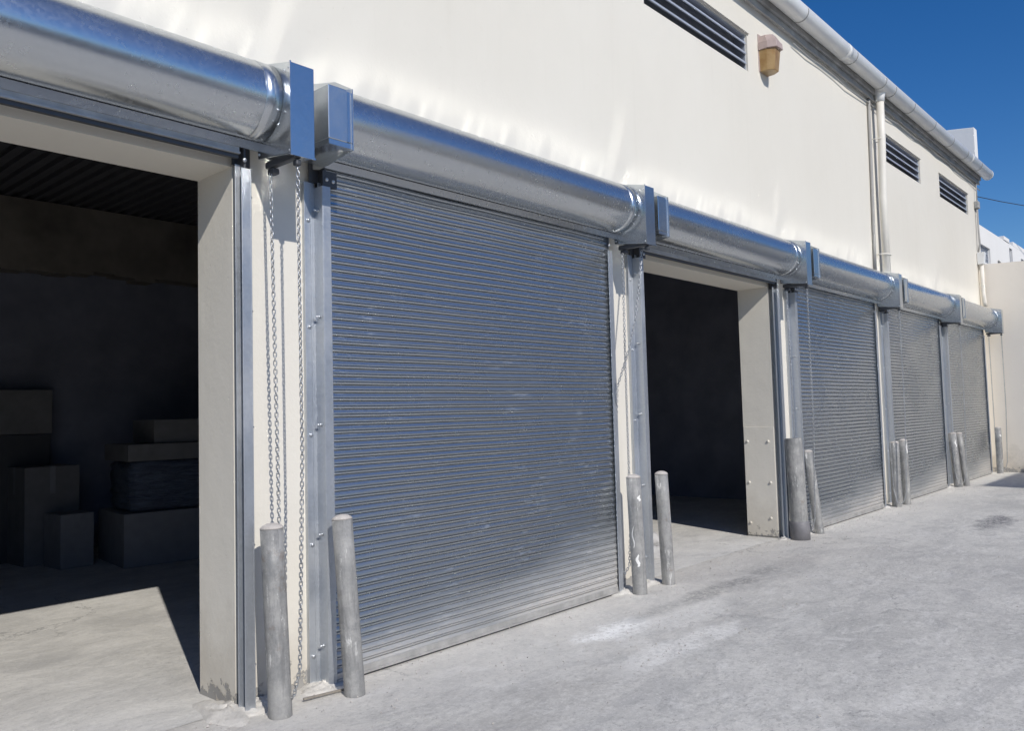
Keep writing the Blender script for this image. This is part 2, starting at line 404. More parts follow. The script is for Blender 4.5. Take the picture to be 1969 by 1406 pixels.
def warehouse():
    mb = MB(); xs = [-7.5, XCOR]; zs = [-.05, LINT, VZ[0], VZ[1], WT]
    op = [(o + JL, o + JR) for o in O]
    for a, b in op + V: xs += [a, b]
    def solid(x, z):
        if z < LINT: return not any(a < x < b for a, b in op)
        if VZ[0] < z < VZ[1]: return not any(a < x < b for a, b in V)
        return True
    grid_wall(mb, xs, zs, solid, 0, TH)
    w = mb.build('facade_wall', 'wall', B)
    bm = bmesh.new(); bm.from_mesh(w.data); bmesh.ops.remove_doubles(bm, verts=bm.verts, dist=1e-4)
    bmesh.ops.recalc_face_normals(bm, faces=bm.faces); bm.to_mesh(w.data); bm.free()
    # interior
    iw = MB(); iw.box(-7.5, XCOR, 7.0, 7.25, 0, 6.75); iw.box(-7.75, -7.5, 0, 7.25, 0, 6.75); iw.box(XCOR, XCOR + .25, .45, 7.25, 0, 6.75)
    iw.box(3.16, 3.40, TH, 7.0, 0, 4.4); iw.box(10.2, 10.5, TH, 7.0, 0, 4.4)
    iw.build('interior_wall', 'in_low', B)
    bmm = MB(); rnd = random.Random(2)
    n = 40; top = [(-7.5 + 10.6 * i / n, 6.7, 4.39) for i in range(n + 1)]
    for i in range(n):
        a, b = -7.5 + 10.6 * i / n, -7.5 + 10.6 * (i + 1) / n
        bmm.box(a, b - .0005, 6.72, 6.995, 3.53 + rnd.uniform(-.04, .04), 4.39)
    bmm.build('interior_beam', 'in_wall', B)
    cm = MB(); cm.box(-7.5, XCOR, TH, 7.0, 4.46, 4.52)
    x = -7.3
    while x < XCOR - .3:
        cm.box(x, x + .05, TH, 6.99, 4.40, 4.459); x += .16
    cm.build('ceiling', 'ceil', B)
    # eaves: soffit, fascia boards, roof
    f = MB(); f.box(-7.5, XCOR + .02, -.05, -.002, WT - .04, WT + .10); f.box(-7.5, XCOR + .05, -.09, -.052, WT + .04, WT + .26)
    f.build('fascia', 'fascia', B, .006)
    r = MB(); r.prism_x([(-.16, WT + .28), (-.16, WT + .31), (7.4, WT + .9), (7.4, WT + .86)], -7.6, XCOR + .05); r.build('roof', 'roof', B)
    g = MB(); g.prism_x([(-.02, WT), (-.02, 7.90), (.75, 8.0), (7.4, 8.4), (7.4, WT)], XCOR, XCOR + .26); g.build('parapet_gable', 'white', B, .01)
    # louvred vents
    for a, b in V:
        fr = MB(); z0, z1 = VZ; t = .012
        fr.box(a, a + t, .03, .16, z0, z1); fr.box(b - t, b, .03, .16, z0, z1); fr.box(a + t, b - t, .03, .16, z1 - t, z1)
        vt = fr.build('louvre_vent', 'slat_edge', B)
        bk = MB(); bk.box(a + .001, b - .001, .17, .20, z0 + .001, z1 - .001); bk.build('backing', 'slat_edge', vt)
        hd = MB(); hd.box(a - .03, b + .03, -.022, -.003, z1 + .004, z1 + .022); hd.build('drip_strip', 'wall', vt)
        for k in range(4):
            zz = z1 - .115 - k * .125 + .032
            if k == 3: zz = z0 + .048
            s = MB(); s.prism_x([(.035, zz - .035), (.155, zz + .075), (.148, zz + .082), (.028, zz - .028)], a + t, b - t); sl = s.build('slat', 'slat', vt)
            if k == 3: continue
            e = MB(); e.box(a + t, b - t, .012, .0275, zz - .044, zz - .022); e.build('slat_lip', 'slat_edge', sl)
    # steel cheek plate on the reveal of the open third bay
    px = O[2] + JR
    p = MB(); p.box(px - .007, px - .001, .004, TH - .004, .02, 1.35); pl = p.build('reveal_plate', 'wall', B, .003)
    for yy, zz in [(.348, 1.17), (.08, 1.17), (.347, .665), (.07, .67), (.35, .17), (.085, .24)]:
        d = MB(); seg = 12; vs = []
        for rr, hh in [(.017, 0), (.015, .009), (.008, .014)]:
            for k in range(seg): vs.append((px - .007 - hh, yy + rr * math.cos(2 * PI * k / seg), zz + rr * math.sin(2 * PI * k / seg)))
        d.add(vs, [(i * seg + k, i * seg + (k + 1) % seg, (i + 1) * seg + (k + 1) % seg, (i + 1) * seg + k) for i in range(2) for k in range(seg)] + [tuple(2 * seg + k for k in range(seg))], True)
        d.build('bolt', 'wall', pl)
    # cables under the eaves, conduit and junction box at the far corner
    c = MB(); rnd = random.Random(7)
    c.tube([(6.0 + i * .5, -.06 - .004 * math.sin(i), WT - .055 - .012 * (i % 3 == 1)) for i in range(25)], .013, 8)
    c.tube([(7.6 + i * .5, -.04, WT - .13 - .02 * math.sin(i * 1.9) - .03 * math.sin(i * .35)) for i in range(22)], .009, 8)
    c.build('eaves_cable', 'cable', B)
    d = MB(); d.tube([(10.62, -.03, WT - .06), (10.60, -.03, 6.1), (10.57, -.03, 5.2), (10.52, -.03, 4.3), (10.50, -.03, 3.72)], .026, 8); d.build('conduit', 'cable', B)
    j = MB(); j.box(17.62, 17.80, -.09, -.002, 5.94, 6.10); jb = j.build('junction_box', 'fascia', B, .012)
    k = MB(); k.tube([(17.72, -.045, 5.94), (17.72, -.045, 5.45), (17.70, -.06, 5.15), (17.66, -.03, 4.95)], .018, 8)
    k.tube([(17.67, -.045, 5.94), (17.66, -.05, 5.4), (17.64, -.06, 5.1), (17.655, -.03, 4.9)], .010, 8)
    k.tube([(17.72, -.05, 6.10), (17.72, -.05, 6.55)], .012, 8); k.build('conduit', 'cable', B)
warehouse()

# ------------------------------------------------------------------ gutter and pipes
def gutter():
    cy, cz, r = -.205, 6.775, .118
    mb = MB(); n = 18
    prof = [(cy + r * math.cos(PI + .35 + (PI - .35) * i / n - .35), cz + r * math.sin(PI - .35 + (PI + .7) * i / n)) for i in range(n + 1)]
    prof = []
    for i in range(n + 1):
        t = math.radians(140) + math.radians(260) * i / n
        prof.append((cy + r * math.cos(t), cz + r * math.sin(t)))
    prof_in = [(cy + (y - cy) * .94, cz + (z - cz) * .94) for y, z in prof]
    x0, x1 = -7.5, 18.18
    mb.prism_x(prof + prof_in[::-1], x0, x1, True, cap=True)
    g = mb.build('gutter', 'pvc'); tag(g, 'white half round plastic gutter along the roof edge', 'gutter')
    cap = MB(); cap.lathe([(r * 1.03, 0), (r * 1.03, .05)], 24); o = cap.build('end_cap', 'pvc', g)
    o.matrix_local = Matrix.Translation((x1 - .045, cy, cz)) @ Matrix.Rotation(PI / 2, 4, 'Y')
    for x in (-3.2, -1.2, .9, 2.9, 4.9, 6.2, 7.45, 9.3, 10.62, 11.12, 12.15, 13.45, 14.75, 15.9, 17.1):
        s = MB(); pr = []; wdt = .022
        for sgn, rr in ((1, r + .004), (-1, r + .0005)):
            a = [(cy + rr * math.cos(math.radians(170 + 200 * i / 14)), cz + rr * math.sin(math.radians(170 + 200 * i / 14))) for i in range(15)]
            pr += a if sgn == 1 else a[::-1]
        s.prism_x(pr, x, x + wdt, True); s.build('strap', 'strap', g)
    for x in (9.0, 16.3):
        s = MB(); a = [(cy + (r + .003) * math.cos(math.radians(140 + 260 * i / 18)), cz + (r + .003) * math.sin(math.radians(140 + 260 * i / 18))) for i in range(19)]
        b = [(cy + (r + .0005) * math.cos(math.radians(140 + 260 * i / 18)), cz + (r + .0005) * math.sin(math.radians(140 + 260 * i / 18))) for i in range(19)]
        s.prism_x(a + b[::-1], x, x + .14, True); s.build('joint_sleeve', 'pvc', g)
gutter()
def drainpipes():
    t = thing('drainpipe', 'cream drainpipe running down the facade from the gutter behind the fourth hood', 'drainpipe', (10.85, -.1, 3.7))
    p = MB(); p.tube([(0, -.035, 2.86), (0, -.03, 2.2), (0, 0, 1.2), (.01, 0, -.1)], .060, 20); p.build('pipe', 'pvc_cream', t)
    c = MB(); c.tube([(0, -.05, 3.03), (0, -.045, 2.99), (0, -.036, 2.90), (0, -.035, 2.82)], [.115, .088, .072, .070], 20); c.build('outlet', 'pvc', t)
    k = MB(); k.tube([(-.13, .09, .30), (-.09, -.02, .30), (0, -.078, .29), (.09, -.02, .27), (.13, .09, .24)], .012, 8); k.build('clip', 'pvc_cream', t)
    k = MB(); k.tube([(-.11, .095, 2.2), (-.08, -.03, 2.2), (0, -.075, 2.2), (.08, -.03, 2.2), (.11, .095, 2.2)], .008, 8); k.build('clip', 'pvc_cream', t)
    t = thing('drainpipe', 'short cream drainpipe with square hopper head in the far corner', 'drainpipe', (17.66, -.075, 3.6))
    p = MB(); p.tube([(.0, .0, 1.12), (0, 0, .62), (0, 0, .42), (.02, -.01, .2), (.05, -.02, .1)], .045, 16); p.build('pipe', 'pvc_cream', t)
    h = MB(); h.prism_x([(-.06, 1.05), (.065, 1.05), (.07, 1.32), (-.085, 1.32)], -.075, .075); h.build('hopper', 'pvc', t, .006)
    k = MB(); k.tube([(-.06, .07, .58), (-.05, -.02, .58), (0, -.055, .58), (.05, -.02, .58), (.10, .02, .58)], .007, 8); k.build('clip', 'pvc_cream', t)
drainpipes()

# ------------------------------------------------------------------ roller shutters
CY = -.088           # curtain plane
PITCH = .0505
HY, HZ, HR = -.165, 3.408, .218
def bolt(parent, x, y, z, r=.013, h=.01):
    return MB().dome_y((x, y, z), r, h).build('bolt', 'bolt', parent)
def guide(t, side):
    sx = (lambda u: -u) if side < 0 else (lambda u: CW + u)
    def bx(mb, u0, u1, *r):
        a, b = sorted((sx(u0), sx(u1))); mb.box(a, b, *r)
    mb = MB()
    bx(mb, 0, .0545, -.120, -.113, -.02, 3.03)          # front lip
    bx(mb, .0545, .0615, -.120, -.030, -.02, 3.03)      # web
    bx(mb, -.010, .0545, -.067, -.060, -.02, 3.06)      # back lip
    bx(mb, .0615, .135 if side < 0 else .112, -.036, -.030, -.02, 3.06)       # bolted flange
    bx(mb, .080, .092, -.041, -.036, -.02, 3.05)        # raised bead on the flange
    bx(mb, .070, .130 if side < 0 else .105, -.030, -.0005, -.02, 3.06)       # packer against the wall
    g = mb.build('guide_rail', 'rail', t, .0016)
    for k in range(5):
        z = .16 + k * .66
        bolt(g, sx(.108 if side < 0 else .09), -.036, z + .02, .012, .012)
        # through bolt sticking out of the web
        s = MB(); x = sx(.0615); d = 1 if side > 0 else -1
        s.tube([(x, -.075, z + .08), (x + d * .028, -.075, z + .08)], .006, 8); s.tube([(x, -.075, z + .08), (x + d * .010, -.075, z + .08)], .012, 6); s.build('bolt', 'bolt', g)
    return g
def hood(t):
    x0, x1 = -.078, 3.083
    def wav(x):
        q = x + 7.3
        return .50 * math.sin(4.1 * q + .7) + .38 * math.sin(9.7 * q + 2.1) + .34 * math.sin(17.3 * q + .4) + .26 * math.sin(29.0 * q + 1.2) + .2 * math.sin(43.0 * q)
    def outline(r, x):
        t0 = 90 + 10          # the top sheet runs back to the wall unevenly, a little dented
        ar = [(HY + r * math.cos(math.radians(a_)), HZ + r * math.sin(math.radians(a_))) for a_ in [t0 + (272 - t0) * i / 40 for i in range(41)]]
        y0, z0 = ar[0]
        top = []; y, z = y0, z0
        w = wav(x)
        for k in range(8):
            f = (k + .5) / 8
            dy = (-.003 - y0) / 8; y += dy; z += dy * math.tan(math.radians(10 + 5.5 * f + 4.6 * w * f ** .8)); top.append((y, z))
        return top[::-1] + ar
    arc = outline(HR, 0)
    yb, zb = arc[-1]
    tail = [(-.145, zb + .006), (-.128, zb + .005)]
    mb = MB(); nx = 181; rows = [outline(HR, x0 + (x1 - x0) * i / (nx - 1)) + tail for i in range(nx)]; n = len(rows[0])
    mb.add([(x0 + (x1 - x0) * i / (nx - 1), y, z) for i, rw in enumerate(rows) for y, z in rw], [(k * n + i, k * n + i + 1, (k + 1) * n + i + 1, (k + 1) * n + i) for k in range(nx - 1) for i in range(n - 1)], True)
    h = mb.build('hood', 'hood', t)
    so = h.modifiers.new('thick', 'SOLIDIFY'); so.thickness = .003; so.offset = 0
    lip = MB(); z1 = zb + .004
    lip.prism_x([(-.128, z1), (-.131, z1 - .003), (-.117, z1 - .048), (-.105, z1 - .049), (-.105, z1 - .046), (-.114, z1 - .044), (-.126, z1)], x0, x1 + .02)
    lip.build('hood_lip', 'hood', h)
    # overlapping end sleeve
    sl = MB(); lin = [p for p in outline(HR + .0022, x1 - .05)[8:]]
    sl.sheet_x(lin, [x1 - .10, x1 - .05, x1 - .001], True); s = sl.build('hood_sleeve', 'hood', h)
    so = s.modifiers.new('thick', 'SOLIDIFY'); so.thickness = .003; so.offset = 0
    for a in (205, 262):
        x, y, z = x1 - .02, HY + HR * math.cos(math.radians(a)), HZ + HR * math.sin(math.radians(a))
        MB().dome_y((x, y - .003, z), .008, .006, 8).build('rivet', 'bolt', h)
    return h
def ends(t):
    a, b = 3.085, 3.240
    bx = MB(); bx.prism_x([(-.456, 3.055), (-.456, 3.572), (-.02, 3.675), (-.02, 3.40), (-.115, 3.175), (-.121, 3.096)], a, b)
    e = bx.build('end_box', 'box', t, .004)
    rim = MB(); rim.box(a - .004, b + .004, -.460, -.452, 3.048, 3.058); rim.box(a - .005, a + .004, -.461, -.453, 3.058, 3.576); rim.build('box_rim', 'box', e)
    for y, z in [(-.444, 3.54), (-.444, 3.075), (-.135, 3.12), (-.33, 3.245), (-.40, 3.535)]:
        m = MB(); seg = 8; vs = []
        for rr, hh in [(.008, 0), (.007, .004), (.003, .007)]:
            for k in range(seg): vs.append((a - hh, y + rr * math.cos(2 * PI * k / seg), z + rr * math.sin(2 * PI * k / seg)))
        m.add(vs, [(i * seg + k, i * seg + (k + 1) % seg, (i + 1) * seg + (k + 1) % seg, (i + 1) * seg + k) for i in range(2) for k in range(seg)] + [tuple(2 * seg + k for k in range(seg))], True)
        m.build('rivet', 'bolt', e)
    cg = MB(); cg.box(a + .038, a + .078, -.44, -.13, 3.044, 3.085); cg.box(a + .04, a + .085, -.212, -.15, 3.005, 3.04); cg.box(a + .045, a + .08, -.44, -.40, 3.005, 3.04)
    cg.build('chain_guide', 'dark', e, .008)
    # bracket plates carrying the barrel
    pl = MB(); pl.box(CW + .022, CW + .034, -.108, -.005, 3.03, 3.5); pl.box(CW - .01, CW + .10, -.040, -.028, 3.061, 3.40); br = pl.build('bracket', 'dark', t)
    bolt(br, CW + .02, -.118, 3.075); 
    pl = MB(); pl.box(-.034, -.022, -.108, -.005, 3.03, 3.5); pl.box(-.10, .05, -.042, -.030, 3.061, 3.40); pl.box(-.05, .055, -.112, -.108, 3.03, 3.13); br = pl.build('bracket', 'dark', t)
    bolt(br, -.022, -.112, 3.075); bolt(br, .026, -.112, 3.07)
    # small cover at the other end with its upstand plate
    fl = MB(); fl.prism_x([(-.462, 3.163), (-.462, 3.53), (-.30, 3.62), (-.004, 3.69), (-.004, 3.15), (-.13, 3.12)], -.086, -.080); f = fl.build('end_plate', 'box', t)
    sb = MB(); sb.box(-.250, -.116, -.456, -.06, 3.203, 3.518); s = sb.build('end_cover', 'box', t, .004)
    ba = MB(); ba.box(-.245, -.0865, -.450, -.05, 3.172, 3.2025); ba.box(-.1155, -.0865, -.450, -.06, 3.21, 3.51); ba.build('cover_base', 'box', s)
    fo = MB(); fo.add([(x, y, z) for z in (3.165, 3.532) for x, y in ((-.1145, -.405), (-.080, -.4625), (-.076, -.4605), (-.1115, -.403))], [(0, 1, 5, 4), (1, 2, 6, 5), (2, 3, 7, 6), (3, 0, 4, 7), (3, 2, 1, 0), (4, 5, 6, 7)]); fo.build('folded_edge', 'rail', s)
def bottom_bar(t, z):
    mb = MB(); mb.box(.006, CW - .006, CY - .022, CY - .016, z, z + .048); mb.box(.006, CW - .006, CY - .034, CY - .023, z, z + .012)
    mb.box(.006, CW - .006, CY - .0155, CY + .016, z + .006, z + .03)
    b = mb.build('bottom_bar', 'bar', t, .0015)
    r = MB(); r.box(.008, CW - .008, CY - .015, CY + .01, z - .022, z + .0055); r.build('rubber_seal', 'dark', b)
PROF = [(0.0, .001), (.025, -.006), (.06, -.0102), (.13, -.0132), (.21, -.0146), (.25, -.0142), (.278, -.0122), (.292, -.0085), (.299, .001), (.333, .0015), (.346, -.0068), (.39, -.0098), (.60, -.0080), (.82, -.0036), (.96, .0)]
def curtain_closed(t, seed):
    rnd = random.Random(seed); mb = MB()
    x0, x1 = -.04, CW + .04
    xs = [x0, .0, .016, .028, .040, .07] + [.07 + (CW - .14) * i / 26 for i in range(1, 27)] + [CW - .040, CW - .028, CW - .016, CW, x1]
    nx = len(xs); np_ = len(PROF)
    env = []
    for x in xs:
        d = min(x - .012, CW - .012 - x); env.append(max(0., min(1., d / .03)) ** .5)
    z = .036; ph = [rnd.uniform(0, 6.28) for _ in range(6)]
    while z < 3.30:
        tilt = rnd.uniform(-.0012, .0012); bow = [0] * nx
        vs = []
        k1, k2 = rnd.uniform(-.0010, .0010), rnd.uniform(0, 6.28)
        for j, x in enumerate(xs):
            wob = .0016 * math.sin(2.1 * x + ph[0] + z * .9) + .0010 * math.sin(5.3 * x + ph[1] - z * 2.2) + k1 * math.sin(3.3 * x + k2)
            dz = .0012 * math.sin(1.7 * x + ph[2] + z) + .0010 * math.sin(6.1 * x + ph[3] + 3 * z)
            for f, y in PROF:
                yy = y if f > .298 else -.002 + (y + .002) * env[j]
                if f in (0.0,): yy = y
                vs.append((x, CY + yy + wob + (tilt + wob * .6) * (f - .5), z + f * PITCH + dz))
        mb.add(vs, [(a * np_ + i, a * np_ + i + 1, (a + 1) * np_ + i + 1, (a + 1) * np_ + i) for a in range(nx - 1) for i in range(np_ - 1)], True)
        z += PITCH
    mb.sm = [False] * len(mb.sm)
    c = mb.build('curtain', 'curtain', t)
    return c
def curtain_open(t):
    mb = MB(); line = []
    for i in range(60):
        a = 2 * PI * i / 60; r = .150 + (.006 if i % 3 == 0 else 0)
        line.append((HY + r * math.cos(a), HZ + r * math.sin(a)))
    mb.prism_x(line, .02, CW - .02, True)
    mb.box(.012, CW - .012, CY - .006, CY + .006, 3.15, 3.30)
    mb.build('curtain', 'curtain', t)
def make_door(name, closed, seed):
    t = thing('roller_door', '', 'roller door'); t['group'] = 'galvanised roller doors along the facade'
    guide(t, -1); guide(t, 1); hood(t); ends(t)
    if closed: curtain_closed(t, seed); bottom_bar(t, .016)
    else: curtain_open(t); bottom_bar(t, 3.105)
    return t
d_open = make_door('open', False, 1); d_closed = make_door('closed', True, 11)
labels = ['raised roller door over the open bay nearest the camera, at the left edge',
          'large closed roller door, nearest of the lowered ones, dusty along its foot',
          'raised roller door over the open bay between two closed shutters',
          'closed roller door just beyond the open bay with bolted reveal plate',
          'closed roller door below the foot of the cream drainpipe, second from the far end',
          'closed roller door at the far end beside the beige cross wall']
for i, d in enumerate([d_open, d_closed, copy_tree(d_open), copy_tree(d_closed), copy_tree(d_closed), copy_tree(d_closed)]):
    d.location = (O[i], 0, 0); d['label'] = labels[i]

# ------------------------------------------------------------------ hand chains
def link_mesh(pts, pitch=.0245):
    # walk along the polyline
    P = [Vector(p) for p in pts]; seglen = [(P[i + 1] - P[i]).length for i in range(len(P) - 1)]
    L = sum(seglen); n = int(L / pitch); mb = MB(); rnd = random.Random(len(pts))
    hl, hw, r = .0165, .0085, .0031
    cs = []
    for k in range(14):
        a = 2 * PI * k / 14; cx = math.cos(a); sy = math.sin(a)
        cs.append((hw * cx, (hl - hw) * (1 if sy > 0 else -1) * (abs(sy) > .05) + hw * sy))
    for i in range(n):
        s = (i + .5) * pitch; j = 0
        while j < len(seglen) - 1 and s > seglen[j]: s -= seglen[j]; j += 1
        d = (P[j + 1] - P[j]).normalized(); c = P[j] + d * s
        a = d.cross(Vector((0, 1, 0)));  a = a.normalized() if a.length > .1 else Vector((1, 0, 0))
        b = d.cross(a)
        th = (PI / 2 if i % 2 else 0) + PI / 4 + .5 * math.sin(i * .045) + rnd.uniform(-.12, .12)
        u = a * math.cos(th) + b * math.sin(th); w = d.cross(u)
        vs = []; m = len(cs)
        for k in range(m):
            p = Vector(cs[k]); tn = (Vector(cs[(k + 1) % m]) - Vector(cs[k - 1])).normalized(); nn = Vector((tn.y, -tn.x))
            for q in range(5):
                e = 2 * PI * q / 5
                vs.append(c + u * (p.x + nn.x * r * math.cos(e)) + d * (p.y + nn.y * r * math.cos(e)) + w * r * math.sin(e))
        mb.add(vs, [(k * 5 + q, k * 5 + (q + 1) % 5, ((k + 1) % m) * 5 + (q + 1) % 5, ((k + 1) % m) * 5 + q) for k in range(m) for q in range(5)], True)
    return mb
def sag(a, b, n=8, dip=.0):
    a, b = Vector(a), Vector(b); return [a.lerp(b, i / n) + Vector((0, 0, -dip * 4 * (i / n) * (1 - i / n))) for i in range(n + 1)]
loop = [(3.150, -.42, 3.02), (3.158, -.42, 1.4), (3.150, -.385, .25), (3.135, -.35, .11), (3.125, -.30, .06), (3.12, -.25, .08), (3.14, -.20, .30), (3.162, -.18, 1.0), (3.128, -.18, 3.02)]
c0 = link_mesh(loop).build('hand_chain', 'chain')
tag(c0, 'long steel hand chain hanging down the pier between the first two doors', 'chain', 'looped hand chains of the roller doors')
c0.location = (O[0], 0, 0)
loop2 = [(3.20, -.33, 3.02), (3.155, -.33, 2.78), (3.09, -.31, 2.40), (3.03, -.27, 2.13), (2.99, -.16, 1.80), (3.075, -.075, 1.40), (3.073, -.06, .6), (3.073, -.08, .30), (3.06, -.10, .20), (3.045, -.14, .17), (3.055, -.18, .24), (3.095, -.18, .6), (3.098, -.18, 1.3), (3.100, -.18, 2.0), (3.112, -.18, 2.62), (3.115, -.18, 3.02)]
c1 = link_mesh(loop2).build('hand_chain', 'chain')
tag(c1, 'hand chain with one strand pulled slantwise across the pier beyond the large closed door', 'chain', 'looped hand chains of the roller doors')
for i, lb in ((2, 'hand chain hanging beside the wide bollard with a collar'), (3, 'hand chain on the narrow pier below the cream drainpipe'), (4, 'hand chain hanging between the last two closed doors'), (5, 'hand chain farthest away, against the beige cross wall')):
    c = c0.copy(); COL.objects.link(c); c.location = (O[i], 0, 0); c['label'] = lb

# ------------------------------------------------------------------ bollards
M['collar'] = simple('dark_grey_collar', (.22, .215, .225), .6, .1, .3, 9, .3)
def bollard(base, top, r, label, flat=False, collar=False, marks=()):
    bx, by = base; h = math.sqrt((top[1] - by) ** 2 + top[2] ** 2 + (top[0] - bx) ** 2)
    mb = MB(); seg = 28
    pr = [(r, -.08), (r, 0.02), (r, h * .33), (r * 1.004, h * .5), (r, h * .75), (r, h - .005)]
    mb.lathe(pr if not flat else pr + [(r * .985, h), (r * .90, h), (r * .90, h - .06)], seg)
    o = mb.build('bollard', 'bollard')
    tag(o, label, 'bollard', 'grey steel bollards guarding the door guides')
    if not flat:
        c = MB(); c.lathe([(r * 1.01, h - .004), (r * 1.01, h + .004), (r * .80, h + .016), (r * .45, h + .026), (r * .1, h + .029)], seg); c.build('cap', 'bcap', o)
    if collar:
        c = MB(); c.lathe([(r * 1.12, -.05), (r * 1.12, .20), (r * 1.04, .215)], seg); c.build('collar', 'collar', o)
    for za, zb, a0, a1 in marks:
        rr_ = random.Random(label); nz_ = 14; na = 8; vs = []
        for i in range(nz_ + 1):
            f = i / nz_; mid_ = (a0 + a1) / 2 + 7 * math.sin(9 * f); half = (a1 - a0) / 2 * (math.sin(PI * min(1, f + .12)) ** .6) * rr_.uniform(.6, 1.0)
            for k in range(na + 1):
                t_ = math.radians(mid_ + half * (2 * k / na - 1)); vs.append(((r + .0016) * math.cos(t_), (r + .0016) * math.sin(t_), za + (zb - za) * f))
        MB().add(vs, [(i * (na + 1) + k, i * (na + 1) + k + 1, (i + 1) * (na + 1) + k + 1, (i + 1) * (na + 1) + k) for i in range(nz_) for k in range(na)], True).build('paint_mark', 'white', o)
    d = Vector((top[0] - bx, top[1] - by, top[2])).normalized()
    o.rotation_euler = Vector((0, 0, 1)).rotation_difference(d).to_euler()
    o.location = (bx, by, 0)
    return o
BL = [((-.497, -.290), (-.497, -.222, 1.0), .0635, 'mottled grey bollard nearest the camera, in front of the hanging chain'),
      ((-.039, -.340), (-.039, -.242, 1.0), .060, 'grey bollard before the left edge of the large closed door'),
      ((3.092, -.257), (3.092, -.226, 1.005), .063, 'chipped bollard with white scrapes at the right edge of the large closed door'),
      ((3.575, -.252), (3.575, -.214, 1.0), .060, 'dusty bollard standing alone before the dark open bay'),
      ((6.623, -.230), (6.623, -.194, 1.205), .104, 'tallest and thickest bollard, an open pipe with a dark collar at its foot'),
      ((7.179, -.244), (7.179, -.144, 1.01), .058, 'slim bollard leaning behind the thick collared pipe'),
      ((10.393, -.20), (10.393, -.206, .98), .069, 'broad bollard on the near side of the pair below the drainpipe'),
      ((10.728, -.250), (10.728, -.241, 1.0), .058, 'slim bollard with a pale streaked top, far side of the pair below the drainpipe'),
      ((13.948, -.225), (13.948, -.172, .99), .071, 'broad bollard with a white paint mark between the last two closed doors'),
      ((14.209, -.308), (14.209, -.220, .98), .058, 'slim bollard leaning at the left edge of the last closed door'),
      ((17.381, -.25), (17.381, -.252, .99), .066, 'last bollard, standing in the corner by the beige cross wall')]
for i, (b, tp, r, lb) in enumerate(BL): bollard(b, tp, r, lb, i == 4, i == 4, {7: [(.80, .985, 228, 262)], 8: [(.74, .90, 214, 240)], 2: [(.80, .86, 236, 268), (.24, .36, 196, 226), (.40, .62, 178, 190)], 10: [(.80, .86, 210, 250)]}.get(i, ()))

# ------------------------------------------------------------------ wall lamp
def lamp():
    t = thing('wall_lamp', 'weathered bulkhead wall lamp with pinkish top and amber diffuser, under the gutter', 'wall lamp', (6.57, 0, 5.76))
    def hexa(z0, z1, w0, w1, d0, d1, bv=.05):
        def ring(w, d, z):
            c = .13
            return [(c - w / 2, -.004, z), (c - w / 2, -d * .55, z), (c - w / 2 + bv, -d, z), (c + w / 2 - bv, -d, z), (c + w / 2, -d * .55, z), (c + w / 2, -.004, z)]
        vs = ring(w0, d0, z0) + ring(w1, d1, z1)
        return MB().add(vs, [(i, (i + 1) % 6, 6 + (i + 1) % 6, 6 + i) for i in range(6)] + [(5, 4, 3, 2, 1, 0), (6, 7, 8, 9, 10, 11)])
    b = MB(); b.box(.0, .26, -.012, -.001, 0.02, .50); b.build('back_plate', 'lamp_top', t, .004)
    hexa(.29, .375, .275, .275, .235, .225).build('housing', 'lamp_top', t, .006)
    hexa(.376, .475, .265, .205, .215, .165).build('housing_top', 'lamp_top', t, .006)
    hexa(.02, .289, .225, .25, .175, .205).build('diffuser', 'lens', t, .008)
lamp()

